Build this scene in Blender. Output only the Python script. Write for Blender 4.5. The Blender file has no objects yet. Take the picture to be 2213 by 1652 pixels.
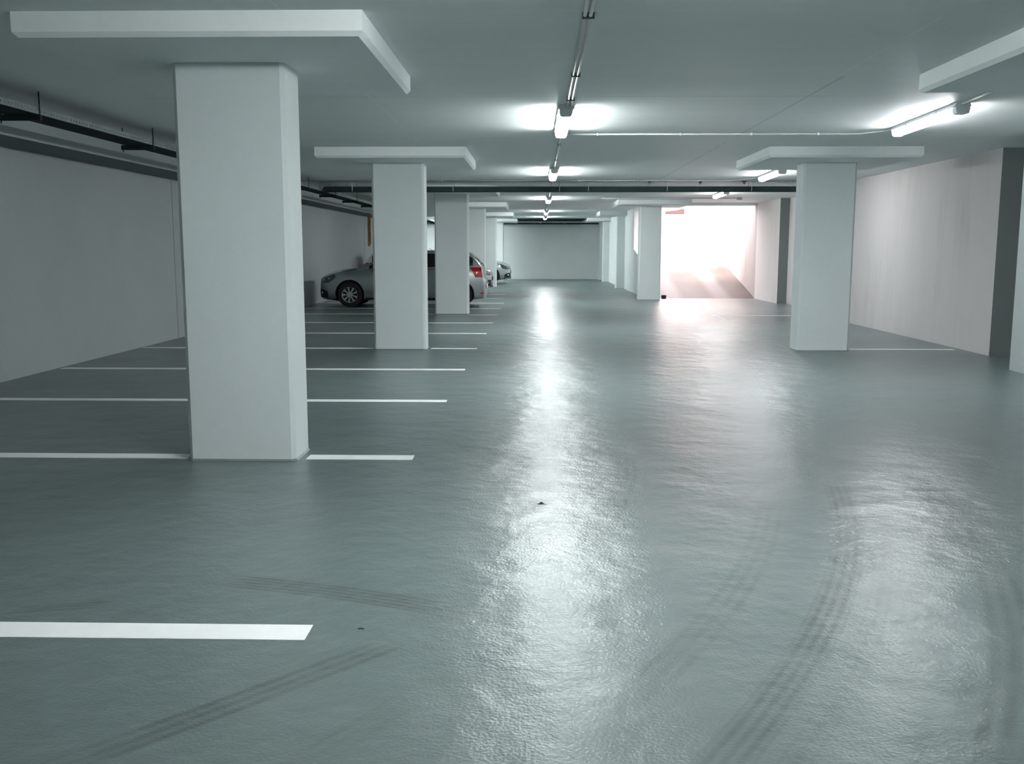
import bpy, bmesh, math, random
import numpy as np
from mathutils import Vector, Matrix

random.seed(7)
SC = bpy.context.scene
COL = SC.collection
PI = math.pi

# ------------------------------------------------------------------ materials
def new_mat(name):
    m = bpy.data.materials.new(name)
    m.use_nodes = True
    nt = m.node_tree
    b = nt.nodes['Principled BSDF']
    return m, nt, b

def node(nt, typ, **kw):
    n = nt.nodes.new(typ)
    for k, v in kw.items():
        setattr(n, k, v)
    return n

def math_node(nt, op, a, b=None, clamp=False):
    n = nt.nodes.new('ShaderNodeMath')
    n.operation = op
    n.use_clamp = clamp
    for i, v in enumerate((a, b)):
        if v is None:
            continue
        if isinstance(v, (int, float)):
            n.inputs[i].default_value = v
        else:
            nt.links.new(v, n.inputs[i])
    return n.outputs[0]

def map_range(nt, v, a, b, c, d, smooth=False):
    n = nt.nodes.new('ShaderNodeMapRange')
    if smooth:
        n.interpolation_type = 'SMOOTHSTEP'
    nt.links.new(v, n.inputs[0])
    for i, q in enumerate((a, b, c, d)):
        n.inputs[i + 1].default_value = q
    return n.outputs[0]

def geom_pos(nt, scale=(1, 1, 1)):
    g = node(nt, 'ShaderNodeNewGeometry')
    mp = node(nt, 'ShaderNodeMapping')
    mp.inputs['Scale'].default_value = scale
    mp.inputs['Location'].default_value = (0.0, 0.0, 0.37)
    nt.links.new(g.outputs['Position'], mp.inputs['Vector'])
    return mp.outputs['Vector']

def noise(nt, vec, scale, detail=3.0, rough=0.5):
    n = node(nt, 'ShaderNodeTexNoise')
    n.inputs['Scale'].default_value = scale
    n.inputs['Detail'].default_value = detail
    n.inputs['Roughness'].default_value = rough
    nt.links.new(vec, n.inputs['Vector'])
    return n.outputs[0]

def mix_col(nt, fac, a, b):
    n = node(nt, 'ShaderNodeMix', data_type='RGBA')
    if isinstance(fac, (int, float)):
        n.inputs[0].default_value = fac
    else:
        nt.links.new(fac, n.inputs[0])
    for i, v in ((6, a), (7, b)):
        if isinstance(v, tuple):
            n.inputs[i].default_value = v + (1,)
        else:
            nt.links.new(v, n.inputs[i])
    return n.outputs[2]

def bump(nt, b, height, strength, dist):
    n = node(nt, 'ShaderNodeBump')
    n.inputs['Strength'].default_value = strength
    n.inputs['Distance'].default_value = dist
    nt.links.new(height, n.inputs['Height'])
    nt.links.new(n.outputs[0], b.inputs['Normal'])
    return n

def plain(name, col, rough=0.5, metal=0.0, spec=0.5, var=0.0, vscale=6.0, coat=0.0):
    m, nt, b = new_mat(name)
    if var > 0:
        f = noise(nt, geom_pos(nt), vscale, 4, 0.6)
        f = map_range(nt, f, 0.3, 0.7, 0, 1)
        lo = tuple(c * (1 - var) for c in col)
        hi = tuple(min(1, c * (1 + var)) for c in col)
        nt.links.new(mix_col(nt, f, lo, hi), b.inputs['Base Color'])
    else:
        b.inputs['Base Color'].default_value = col + (1,)
    b.inputs['Roughness'].default_value = rough
    b.inputs['Metallic'].default_value = metal
    b.inputs['Specular IOR Level'].default_value = spec
    b.inputs['Coat Weight'].default_value = coat
    return m

M = {}

def plaster(name, col, var=0.05, bumps=0.12):
    m, nt, b = new_mat(name)
    p = geom_pos(nt)
    big = map_range(nt, noise(nt, p, 0.9, 5, 0.6), 0.3, 0.7, 0, 1)
    fine = map_range(nt, noise(nt, p, 22, 4, 0.6), 0.3, 0.7, 0, 1)
    f = math_node(nt, 'ADD', math_node(nt, 'MULTIPLY', big, 0.65), math_node(nt, 'MULTIPLY', fine, 0.35))
    nt.links.new(mix_col(nt, f, tuple(c * (1 - var) for c in col), tuple(c * (1 + var) for c in col)), b.inputs['Base Color'])
    b.inputs['Roughness'].default_value = 0.75
    b.inputs['Specular IOR Level'].default_value = 0.3
    bump(nt, b, noise(nt, p, 55, 5, 0.65), bumps, 0.004)
    return m

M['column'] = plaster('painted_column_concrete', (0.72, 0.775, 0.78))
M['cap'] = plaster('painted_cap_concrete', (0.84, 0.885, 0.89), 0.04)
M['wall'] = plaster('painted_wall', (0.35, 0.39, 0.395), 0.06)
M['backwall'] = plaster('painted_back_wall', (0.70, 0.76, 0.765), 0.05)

# raw concrete with vertical streaks, right-hand walls
def streaked(name, col, dark, warm=0.5):
    m, nt, b = new_mat(name)
    pv = geom_pos(nt, (1.0, 1.0, 0.10))
    s1 = map_range(nt, noise(nt, geom_pos(nt, (1.0, 1.0, 0.16)), 2.3, 8, 0.72), 0.46, 0.74, 0, 1)
    s2 = map_range(nt, noise(nt, geom_pos(nt, (1, 1, 0.7)), 0.75, 4, 0.6), 0.42, 0.62, 0, 1)
    p = geom_pos(nt)
    f = math_node(nt, 'MULTIPLY', s1, math_node(nt, 'ADD', 0.2, math_node(nt, 'MULTIPLY', s2, 0.8)), clamp=True)
    fine = noise(nt, p, 30, 5, 0.65)
    c = mix_col(nt, f, col, dark)
    c = mix_col(nt, math_node(nt, 'MULTIPLY', fine, 0.25), c, tuple(q * 0.85 for q in col))
    nt.links.new(c, b.inputs['Base Color'])
    b.inputs['Roughness'].default_value = 0.8
    b.inputs['Specular IOR Level'].default_value = 0.25
    bump(nt, b, fine, 0.15, 0.004)
    return m
M['rawwall'] = streaked('raw_concrete_wall', (0.52, 0.51, 0.505), (0.42, 0.40, 0.385))
M['ramplitwall'] = streaked('ramp_lit_concrete', (0.80, 0.765, 0.755), (0.70, 0.655, 0.64))  # same streaked concrete, with the glow from the ramp put into the colour
M['rampwall'] = streaked('ramp_side_wall', (0.52, 0.49, 0.48), (0.40, 0.355, 0.335))

# ceiling: fair-faced slab, panel joints with patchy white filler
def ceiling_mat():
    m, nt, b = new_mat('ceiling_concrete')
    p = geom_pos(nt)
    sep = node(nt, 'ShaderNodeSeparateXYZ')
    nt.links.new(p, sep.inputs[0])
    X, Y = sep.outputs[0], sep.outputs[1]
    big = map_range(nt, noise(nt, geom_pos(nt, (0.35, 1.6, 1)), 0.9, 6, 0.62), 0.3, 0.72, 0, 1)
    fine = map_range(nt, noise(nt, p, 14, 5, 0.6), 0.3, 0.7, 0, 1)
    f = math_node(nt, 'ADD', math_node(nt, 'MULTIPLY', big, 0.7), math_node(nt, 'MULTIPLY', fine, 0.3))
    base = mix_col(nt, f, (0.775, 0.825, 0.826), (0.85, 0.89, 0.89))
    # panel joints: filled white in places, open and dark in others
    wob = math_node(nt, 'MULTIPLY', math_node(nt, 'SUBTRACT', noise(nt, p, 1.3, 2), 0.5), 0.02)
    patch = map_range(nt, noise(nt, p, 2.1, 4, 0.6), 0.42, 0.50, 0.12, 1)
    def seam(v, along, pos, a, b_, w):
        d = math_node(nt, 'ABSOLUTE', math_node(nt, 'ADD', math_node(nt, 'SUBTRACT', v, pos), wob))
        k = math_node(nt, 'LESS_THAN', d, w)
        return math_node(nt, 'MULTIPLY', k, math_node(nt, 'MULTIPLY', math_node(nt, 'GREATER_THAN', along, a), math_node(nt, 'LESS_THAN', along, b_)))
    def union(items):
        t_ = None
        for it in items:
            k = seam(*it)
            t_ = k if t_ is None else math_node(nt, 'MAXIMUM', t_, k)
        return t_
    white = math_node(nt, 'MULTIPLY', patch, union([
        (X, Y, -1.53, 8.2, 13.4, 0.013), (X, Y, -1.55, 16.6, 20.0, 0.016), (X, Y, -1.5, -4, 5.85, 0.010),
        (X, Y, 2.45, 2.0, 8.1, 0.011), (X, Y, 2.50, 12.3, 14.6, 0.010), (X, Y, 5.9, 8.6, 11.9, 0.010),
        (Y, X, 5.90, -1.0, 2.9, 0.008), (Y, X, 7.45, 2.4, 3.0, 0.006), (Y, X, 11.55, -2.2, 0.1, 0.007)]))
    dark = math_node(nt, 'MULTIPLY', 0.36, union([
        (X, Y, 2.50, 8.1, 28.0, 0.011), (Y, X, 9.12, 0.2, 2.75, 0.011),
        (Y, X, 9.12, -3.9, 0.2, 0.006), (Y, X, 15.4, -3, 3.2, 0.010), (X, Y, -1.53, 13.4, 16.6, 0.008), (Y, X, 12.4, -6, 7.5, 0.006)]))
    c = mix_col(nt, dark, base, (0.30, 0.32, 0.32))
    c = mix_col(nt, white, c, (0.88, 0.90, 0.90))
    nt.links.new(c, b.inputs['Base Color'])
    b.inputs['Roughness'].default_value = 0.55
    b.inputs['Specular IOR Level'].default_value = 0.35
    h = math_node(nt, 'ADD', math_node(nt, 'MULTIPLY', noise(nt, p, 40, 4, 0.6), 0.4), math_node(nt, 'MULTIPLY', noise(nt, geom_pos(nt, (0.5, 2.2, 1)), 1.3, 3), 2.5))
    bump(nt, b, h, 0.12, 0.006)
    return m
M['ceiling'] = ceiling_mat()

def circle3(a, b, c):
    ax, ay = a; bx, by = b; cx, cy = c
    d = 2 * (ax * (by - cy) + bx * (cy - ay) + cx * (ay - by))
    ux = ((ax * ax + ay * ay) * (by - cy) + (bx * bx + by * by) * (cy - ay) + (cx * cx + cy * cy) * (ay - by)) / d
    uy = ((ax * ax + ay * ay) * (cx - bx) + (bx * bx + by * by) * (ax - cx) + (cx * cx + cy * cy) * (bx - ax)) / d
    return ux, uy, math.hypot(ax - ux, ay - uy)

# grey-green epoxy floor coating: satin, slightly wavy, tyre scuffs are wear on it
SKIDS = [  # three points on the arc, half width, (near, far) limit, (left, right) limit, ribs, strength
    ((2.001, 6.428), (1.627, 4.853), (0.575, 2.684), 0.085, (2.3, 6.5), (-9, 9), 4, 0.85),
    ((2.15, 6.60), (1.80, 4.85), (0.95, 2.95), 0.05, (2.3, 5.2), (-9, 9), 2, 0.30),
    ((2.485, 6.307), (2.248, 4.716), (1.635, 3.130), 0.10, (2.4, 6.8), (-9, 9), 3, 0.60),
    ((1.319, 5.277), (0.938, 4.209), (0.398, 3.169), 0.085, (3.0, 5.6), (-9, 9), 3, 0.36),
    ((-1.40, 4.175), (-0.925, 4.055), (-0.274, 3.800), 0.085, (3.6, 4.4), (-1.5, -0.1), 5, 0.85),
    ((-0.561, 3.478), (-0.932, 3.065), (-1.259, 2.718), 0.075, (2.55, 3.55), (-1.5, 0), 3, 0.75),
    ((-0.30, 3.25), (-0.50, 2.90), (-0.68, 2.62), 0.07, (2.45, 3.3), (-2, 0), 3, 0.30),
    ((0.659, 6.677), (0.575, 6.003), (0.474, 5.504), 0.08, (5.3, 6.9), (-9, 9), 3, 0.50),
    ((-1.78, 3.87), (-1.95, 3.845), (-2.14, 3.80), 0.045, (3.6, 4.1), (-2.2, -1.72), 3, 0.60),
]
def floor_mat():
    m, nt, b = new_mat('floor_coating')
    p = geom_pos(nt)
    sep = node(nt, 'ShaderNodeSeparateXYZ')
    nt.links.new(p, sep.inputs[0])
    X, Y = sep.outputs[0], sep.outputs[1]
    big = map_range(nt, noise(nt, p, 0.55, 6, 0.62), 0.3, 0.7, 0, 1)
    fine = map_range(nt, noise(nt, p, 30, 4, 0.6), 0.3, 0.7, 0, 1)
    f = math_node(nt, 'ADD', math_node(nt, 'MULTIPLY', big, 0.7), math_node(nt, 'MULTIPLY', fine, 0.3))
    base = mix_col(nt, f, (0.108, 0.142, 0.144), (0.136, 0.172, 0.173))
    rib_noise = map_range(nt, noise(nt, p, 9, 4, 0.7), 0.30, 0.60, 0.6, 1)
    patch = map_range(nt, noise(nt, p, 1.7, 3, 0.6), 0.36, 0.6, 0.45, 1)
    total = None
    for a, q, c, w, (y0, y1), (xa, xb), ribs, st in SKIDS:
        ux, uy, R = circle3(a, q, c)
        dx = math_node(nt, 'SUBTRACT', X, ux)
        dy = math_node(nt, 'SUBTRACT', Y, uy)
        r = math_node(nt, 'SQRT', math_node(nt, 'ADD', math_node(nt, 'MULTIPLY', dx, dx), math_node(nt, 'MULTIPLY', dy, dy)))
        s = math_node(nt, 'SUBTRACT', r, R)
        env = map_range(nt, math_node(nt, 'ABSOLUTE', s), w * 0.8, w, 1, 0)
        rib = math_node(nt, 'ADD', 0.65, math_node(nt, 'MULTIPLY', 0.35, math_node(nt, 'COSINE', math_node(nt, 'MULTIPLY', s, PI * ribs / w))))
        lim = math_node(nt, 'MULTIPLY', map_range(nt, Y, y0, y0 + 0.12 * (y1 - y0), 0, 1, True), map_range(nt, Y, y1 - 0.15 * (y1 - y0), y1, 1, 0, True))
        if xa > -8:
            m_ = 0.18 * (xb - xa)
            lim = math_node(nt, 'MULTIPLY', lim, math_node(nt, 'MULTIPLY', map_range(nt, X, xa, xa + m_, 0, 1, True), map_range(nt, X, xb - m_ * 2, xb, 1, 0, True)))
        # the same circle also passes on its far side: keep the half with the arc
        mx, my = q[0] - ux, q[1] - uy
        half = math_node(nt, 'GREATER_THAN', math_node(nt, 'ADD', math_node(nt, 'MULTIPLY', dx, mx), math_node(nt, 'MULTIPLY', dy, my)), 0.0)
        k = math_node(nt, 'MULTIPLY', math_node(nt, 'MULTIPLY', env, rib), math_node(nt, 'MULTIPLY', math_node(nt, 'MULTIPLY', lim, half), st))
        total = k if total is None else math_node(nt, 'MAXIMUM', total, k)
    total = math_node(nt, 'MULTIPLY', math_node(nt, 'MULTIPLY', total, rib_noise), patch, clamp=True)
    c = mix_col(nt, total, base, (0.062, 0.074, 0.071))
    # faint construction joints across the lane
    for y, x0, x1 in ((6.70, 0.5, 3.4), (3.60, 0.5, 3.6), (8.9, 0.2, 3.4)):
        jn = math_node(nt, 'LESS_THAN', math_node(nt, 'ABSOLUTE', math_node(nt, 'SUBTRACT', Y, y)), 0.004)
        jn = math_node(nt, 'MULTIPLY', jn, math_node(nt, 'MULTIPLY', math_node(nt, 'GREATER_THAN', X, x0), math_node(nt, 'LESS_THAN', X, x1)))
        c = mix_col(nt, math_node(nt, 'MULTIPLY', jn, 0.3), c, (0.10, 0.12, 0.12))
    nt.links.new(c, b.inputs['Base Color'])
    rv = map_range(nt, noise(nt, p, 0.8, 5, 0.65), 0.3, 0.7, 0.295, 0.350)
    rv = math_node(nt, 'ADD', rv, math_node(nt, 'MULTIPLY', total, 0.0))
    nt.links.new(rv, b.inputs['Roughness'])
    nt.links.new(map_range(nt, total, 0, 1, 0.78, 0.25), b.inputs['Specular IOR Level'])
    wave = noise(nt, p, 2.4, 3, 0.55)
    peel = noise(nt, p, 75, 2, 0.5)
    bw = node(nt, 'ShaderNodeBump')
    bw.inputs['Strength'].default_value = 1.0
    bw.inputs['Distance'].default_value = 0.024
    nt.links.new(wave, bw.inputs['Height'])
    bp = node(nt, 'ShaderNodeBump')
    bp.inputs['Strength'].default_value = 0.5
    bp.inputs['Distance'].default_value = 0.0045
    nt.links.new(peel, bp.inputs['Height'])
    nt.links.new(bw.outputs[0], bp.inputs['Normal'])
    nt.links.new(bp.outputs[0], b.inputs['Normal'])
    return m
M['floor'] = floor_mat()

def ramp_mat():
    m, nt, b = new_mat('ramp_surface')
    p = geom_pos(nt)
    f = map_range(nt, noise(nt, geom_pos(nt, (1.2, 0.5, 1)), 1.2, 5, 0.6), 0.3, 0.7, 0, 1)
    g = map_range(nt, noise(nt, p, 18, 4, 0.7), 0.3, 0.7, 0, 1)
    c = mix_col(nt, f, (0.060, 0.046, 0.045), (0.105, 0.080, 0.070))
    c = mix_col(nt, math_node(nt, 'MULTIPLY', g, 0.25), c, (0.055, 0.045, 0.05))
    # two worn wheel tracks, the light reflected along them painted in pale
    sep = node(nt, 'ShaderNodeSeparateXYZ')
    nt.links.new(p, sep.inputs[0])
    for x in (4.25, 5.75):
        t = map_range(nt, math_node(nt, 'ABSOLUTE', math_node(nt, 'SUBTRACT', sep.outputs[0], x)), 0.1, 0.4, 0.75, 0, True)
        c = mix_col(nt, t, c, (0.20, 0.185, 0.195))
    # paler further up the ramp, its overexposed daylight mixed into the colour
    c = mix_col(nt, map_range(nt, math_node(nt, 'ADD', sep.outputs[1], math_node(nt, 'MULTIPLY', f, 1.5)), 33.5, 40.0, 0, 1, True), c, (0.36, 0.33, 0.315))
    nt.links.new(c, b.inputs['Base Color'])
    b.inputs['Roughness'].default_value = 0.55
    bump(nt, b, noise(nt, geom_pos(nt, (0.3, 6, 1)), 3, 3), 0.4, 0.02)
    return m
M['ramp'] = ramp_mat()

def paint_mat():
    m, nt, b = new_mat('white_line_paint')
    p = geom_pos(nt)
    f = map_range(nt, noise(nt, p, 5, 5, 0.65), 0.3, 0.7, 0, 1)
    nt.links.new(mix_col(nt, f, (0.80, 0.82, 0.83), (0.88, 0.89, 0.90)), b.inputs['Base Color'])
    b.inputs['Roughness'].default_value = 0.5
    return m
M['paint'] = paint_mat()

M['steel'] = plain('galvanised_steel', (0.42, 0.46, 0.46), 0.45, 0.6, var=0.08)
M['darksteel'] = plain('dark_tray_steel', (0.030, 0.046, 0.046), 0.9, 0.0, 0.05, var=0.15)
M['trayside'] = plain('tray_side_steel', (0.20, 0.235, 0.23), 0.6, 0.1, var=0.1)
M['conduit'] = plain('grey_plastic_conduit', (0.62, 0.64, 0.64), 0.4, var=0.04)
M['clip'] = plain('dark_clip', (0.10, 0.11, 0.11), 0.6, var=0.1)
M['housing'] = plain('lamp_housing_grey', (0.76, 0.77, 0.80), 0.45, var=0.03)
M['seam'] = plain('joint_sealant', (0.30, 0.33, 0.33), 0.8, var=0.1)
M['bead'] = plain('floor_sealant_bead', (0.20, 0.235, 0.235), 0.5, var=0.1)
M['leaf'] = plain('dry_leaf', (0.06, 0.065, 0.06), 0.7, var=0.2, vscale=60)
M['blackbox'] = plain('black_plastic', (0.02, 0.02, 0.022), 0.45, var=0.1)
M['bracket'] = plain('painted_bracket', (0.11, 0.068, 0.068), 0.6, var=0.06)
M['greypanel'] = plaster('dark_grey_panel', (0.17, 0.195, 0.195), 0.05)
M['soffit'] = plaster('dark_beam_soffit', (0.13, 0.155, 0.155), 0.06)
M['ground'] = plain('outdoor_paving', (0.55, 0.53, 0.50), 0.8, var=0.1, vscale=2)

def wood_mat():
    m, nt, b = new_mat('rust_brown_board')
    f = map_range(nt, noise(nt, geom_pos(nt, (8, 8, 1.2)), 3, 5, 0.65), 0.35, 0.65, 0, 1)
    nt.links.new(mix_col(nt, f, (0.16, 0.065, 0.018), (0.42, 0.19, 0.06)), b.inputs['Base Color'])
    b.inputs['Roughness'].default_value = 0.6
    return m
M['brown'] = wood_mat()

def emit_mat(name, col, strength):
    m, nt, b = new_mat(name)
    b.inputs['Base Color'].default_value = (0.9, 0.9, 0.9, 1)
    b.inputs['Emission Color'].default_value = col + (1,)
    b.inputs['Emission Strength'].default_value = strength
    b.inputs['Roughness'].default_value = 0.4
    # fine prismatic ribs of the cover
    p = geom_pos(nt)
    bump(nt, b, noise(nt, p, 60, 2), 0.1, 0.002)
    return m
LAMP = 85.0
M['tube_dim'] = emit_mat('lit_diffuser_right_row', (0.97, 0.98, 1.0), LAMP * 0.6)
M['tube'] = emit_mat('lit_diffuser', (0.95, 1.0, 1.0), LAMP)

def car_paint(name, col, metal=0.35):
    m, nt, b = new_mat(name)
    f = noise(nt, geom_pos(nt), 900, 1)
    nt.links.new(mix_col(nt, math_node(nt, 'MULTIPLY', f, 0.3), col, tuple(c * 0.8 for c in col)), b.inputs['Base Color'])
    b.inputs['Metallic'].default_value = metal
    b.inputs['Roughness'].default_value = 0.32
    b.inputs['Coat Weight'].default_value = 0.8
    b.inputs['Coat Roughness'].default_value = 0.06
    return m
M['silver'] = car_paint('silver_paint', (0.40, 0.44, 0.445), 0.85)
M['whitecar'] = car_paint('pale_silver_paint', (0.78, 0.80, 0.80))
M['greycar'] = car_paint('mid_silver_paint', (0.52, 0.55, 0.56))
M['glass'] = plain('tinted_glass', (0.012, 0.016, 0.017), 0.06, 0, 0.6, var=0.05)
M['rubber'] = plain('tyre_rubber', (0.014, 0.015, 0.015), 0.75, var=0.15, vscale=30)
M['rimdark'] = plain('rim_recess', (0.02, 0.022, 0.022), 0.5, 0.3, var=0.1)
M['alloy'] = plain('alloy_rim', (0.62, 0.64, 0.64), 0.28, 0.8, var=0.03)
M['trim'] = plain('black_bumper_trim', (0.016, 0.018, 0.018), 0.5, var=0.1)
M['lens'] = plain('headlight_lens', (0.05, 0.06, 0.062), 0.05, 0.2, 0.8, var=0.4, vscale=30, coat=1)
M['reflector'] = plain('headlight_reflector', (0.75, 0.78, 0.78), 0.12, 0.9, var=0.03)
M['redlens'] = plain('red_tail_lens', (0.56, 0.004, 0.010), 0.32, 0, 0.35, var=0.25, vscale=14, coat=0.15)
M['plate'] = plain('number_plate_face', (0.60, 0.61, 0.60), 0.4, var=0.03)

# ------------------------------------------------------------------ mesh helpers
def link(name, bm, mat, parent=None, smooth=False, recalc=True):
    if recalc:
        bmesh.ops.recalc_face_normals(bm, faces=bm.faces)
    me = bpy.data.meshes.new(name)
    bm.to_mesh(me)
    bm.free()
    for f in me.polygons:
        f.use_smooth = smooth
    mats = mat if isinstance(mat, (list, tuple)) else [mat]
    for q in mats:
        me.materials.append(q)
    o = bpy.data.objects.new(name, me)
    COL.objects.link(o)
    if parent is not None:
        o.parent = parent
    return o

def thing(name, loc, label, cat, group=None, rz=0.0):
    o = bpy.data.objects.new(name, None)
    o.empty_display_size = 0.2
    COL.objects.link(o)
    o.location = loc
    o.rotation_euler = (0, 0, rz)
    tag(o, label, cat, group)
    return o

def tag(o, label, cat, group=None):
    o['label'] = label
    o['category'] = cat
    if group:
        o['group'] = group
    return o

def structure(o, label=None, cat=None):
    o['kind'] = 'structure'
    if label:
        o['label'] = label
    if cat:
        o['category'] = cat
    return o

def box(bm, x0, x1, y0, y1, z0, z1):
    vs = [bm.verts.new(p) for p in ((x0, y0, z0), (x1, y0, z0), (x1, y1, z0), (x0, y1, z0), (x0, y0, z1), (x1, y0, z1), (x1, y1, z1), (x0, y1, z1))]
    for f in ((0, 3, 2, 1), (4, 5, 6, 7), (0, 1, 5, 4), (1, 2, 6, 5), (2, 3, 7, 6), (3, 0, 4, 7)):
        bm.faces.new([vs[i] for i in f])
    return vs

def prism(bm, pts, z0, z1):
    """closed polygon in XY extruded in Z"""
    a = [bm.verts.new((x, y, z0)) for x, y in pts]
    b = [bm.verts.new((x, y, z1)) for x, y in pts]
    n = len(pts)
    bm.faces.new(a[::-1])
    bm.faces.new(b)
    for i in range(n):
        bm.faces.new((a[i], a[(i + 1) % n], b[(i + 1) % n], b[i]))

def tube(bm, pts, r, seg=10, caps=True):
    """round tube along a polyline"""
    pts = [Vector(p) for p in pts]
    rings = []
    for i, p in enumerate(pts):
        d = (pts[min(i + 1, len(pts) - 1)] - pts[max(i - 1, 0)]).normalized()
        up = Vector((0, 0, 1)) if abs(d.z) < 0.9 else Vector((1, 0, 0))
        s = d.cross(up).normalized()
        t = s.cross(d).normalized()
        rings.append([bm.verts.new(p + r * (math.cos(2 * PI * k / seg) * s + math.sin(2 * PI * k / seg) * t)) for k in range(seg)])
    for a, b in zip(rings, rings[1:]):
        for k in range(seg):
            bm.faces.new((a[k], a[(k + 1) % seg], b[(k + 1) % seg], b[k]))
    if caps:
        bm.faces.new(rings[0][::-1])
        bm.faces.new(rings[-1])

def lathe_y(bm, prof, seg=36, closed=False):
    """profile of (radius, y) turned about the local Y axis"""
    rings = []
    for r, y in prof:
        rings.append([bm.verts.new((r * math.cos(2 * PI * k / seg), y, r * math.sin(2 * PI * k / seg))) for k in range(seg)])
    pairs = list(zip(rings, rings[1:]))
    if closed:
        pairs.append((rings[-1], rings[0]))
    for a, b in pairs:
        for k in range(seg):
            bm.faces.new((a[k], a[(k + 1) % seg], b[(k + 1) % seg], b[k]))
    return rings

def chamfered_rect(w, d, c, cx=0.0, cy=0.0):
    x0, x1, y0, y1 = cx - w / 2, cx + w / 2, cy - d / 2, cy + d / 2
    return [(x0 + c, y0), (x1 - c, y0), (x1, y0 + c), (x1, y1 - c), (x1 - c, y1), (x0 + c, y1), (x0, y1 - c), (x0, y0 + c)]

# ------------------------------------------------------------------ the setting
ZC, ZT = 2.745, 2.89          # underside of the drop panels, underside of the slab
XL, YB, YF = -6.03, 48.5, -12.0
XRA, XRB, XRF = 6.45, 6.75, 3.40

bm = bmesh.new()
box(bm, XL - 0.2, 7.6, YF - 0.2, 29.66, -0.2, 0.0)
box(bm, XL - 0.2, XRF + 0.05, 29.66, YB + 0.2, -0.2, 0.0)
structure(link('floor', bm, M['floor']), 'grey-green coated garage floor with tyre scuffs', 'floor')

bm = bmesh.new()
box(bm, XL - 0.2, 7.6, YF - 0.2, 29.70, ZT, ZT + 0.3)
box(bm, XL - 0.2, XRF + 0.28, 29.70, YB + 0.2, ZT, ZT + 0.3)
structure(link('ceiling', bm, M['ceiling']), 'flat concrete garage ceiling with filled panel joints', 'ceiling')

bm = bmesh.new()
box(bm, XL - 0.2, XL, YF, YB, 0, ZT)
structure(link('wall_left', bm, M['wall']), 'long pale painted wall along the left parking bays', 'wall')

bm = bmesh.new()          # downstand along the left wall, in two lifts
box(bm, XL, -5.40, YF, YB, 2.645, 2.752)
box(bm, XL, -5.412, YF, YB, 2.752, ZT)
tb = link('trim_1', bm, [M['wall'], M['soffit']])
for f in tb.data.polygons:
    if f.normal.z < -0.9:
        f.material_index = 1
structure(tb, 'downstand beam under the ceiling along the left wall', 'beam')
for i, y in enumerate((16.05, 34.2)):
    bm = bmesh.new()
    box(bm, XL - 0.001, XL + 0.006, y - 0.006, y + 0.006, 0.0, 2.645)
    structure(link('trim_%d' % (i + 2), bm, M['seam']), ['vertical joint in the left wall by the nearest column', 'vertical joint in the left wall above the parked car'][i], 'wall joint')

bm = bmesh.new()
box(bm, XL - 0.2, XRF + 0.28, YB, YB + 0.2, 0, ZT)
structure(link('wall_back', bm, M['backwall']), 'plain grey wall closing the far end of the lane', 'wall')
bm = bmesh.new()
box(bm, 3.14, XRF, 47.2, YB, 0, ZT)
structure(link('trim_4', bm, M['backwall']), 'pale pier in the right corner of the back wall', 'pier')
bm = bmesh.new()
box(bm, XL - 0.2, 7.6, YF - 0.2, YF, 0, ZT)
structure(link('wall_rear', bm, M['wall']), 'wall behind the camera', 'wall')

# right wall, from near to far
bm = bmesh.new()
box(bm, XRA, 7.6, 13.70, 20.3, 0, ZT)
wr = link('wall_right', bm, [M['rawwall'], M['greypanel']])
for f in wr.data.polygons:
    if f.normal.y < -0.9:
        f.material_index = 1
structure(wr, 'streaked raw concrete wall behind the right-hand column', 'wall')
bm = bmesh.new()
box(bm, 7.2, 7.6, YF, 13.70, 0, ZT)
structure(link('wall_right_near', bm, M['wall']), 'recessed wall at the right edge', 'wall')
bm = bmesh.new()
box(bm, 5.96, 7.2, 10.2, 12.10, 0, ZT)
structure(link('trim_5', bm, M['wall']), 'pale wall pier at the right edge of the view', 'pier')
bm = bmesh.new()
box(bm, 6.99, 7.6, 20.3, 26.9, 0, ZT)
structure(link('wall_right_recess', bm, M['ramplitwall']), 'set-back stretch of the right wall before the ramp', 'wall')
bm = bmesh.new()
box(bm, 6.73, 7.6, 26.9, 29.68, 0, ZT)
me_o = link('wall_right_far', bm, [M['ramplitwall'], M['greypanel']])
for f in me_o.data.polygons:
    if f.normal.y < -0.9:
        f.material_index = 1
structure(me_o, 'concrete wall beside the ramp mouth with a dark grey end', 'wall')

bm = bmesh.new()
box(bm, -0.84, 2.34, 44.6, YB, ZT - 0.02, ZT)  # unlit stretch of ceiling painted as a thin dark strip
structure(link('trim_8', bm, M['darksteel']), 'dark strip painting the shade on the ceiling before the back wall', 'painted shade')

# wall between lane and ramp with the sloping-silled opening
bm = bmesh.new()
def slab_yz(bm, pts, x0, x1):
    a = [bm.verts.new((x0, y, z)) for y, z in pts]
    b = [bm.verts.new((x1, y, z)) for y, z in pts]
    n = len(pts)
    bm.faces.new(a)
    bm.faces.new(b[::-1])
    for i in range(n):
        bm.faces.new((a[i], a[(i + 1) % n], b[(i + 1) % n], b[i]))
slab_yz(bm, [(29.0, 0), (33.45, 0), (33.45, 1.50), (29.0, 0.92)], XRF, XRF + 0.28)
slab_yz(bm, [(33.45, 0), (YB, 0), (YB, ZT), (33.45, ZT)], XRF, XRF + 0.28)
slab_yz(bm, [(29.0, 2.84), (33.45, 2.84), (33.45, ZT), (29.0, ZT)], XRF, XRF + 0.28)
structure(link('wall_right_back', bm, M['backwall']), 'wall between lane and ramp with an opening behind the column', 'wall')

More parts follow.
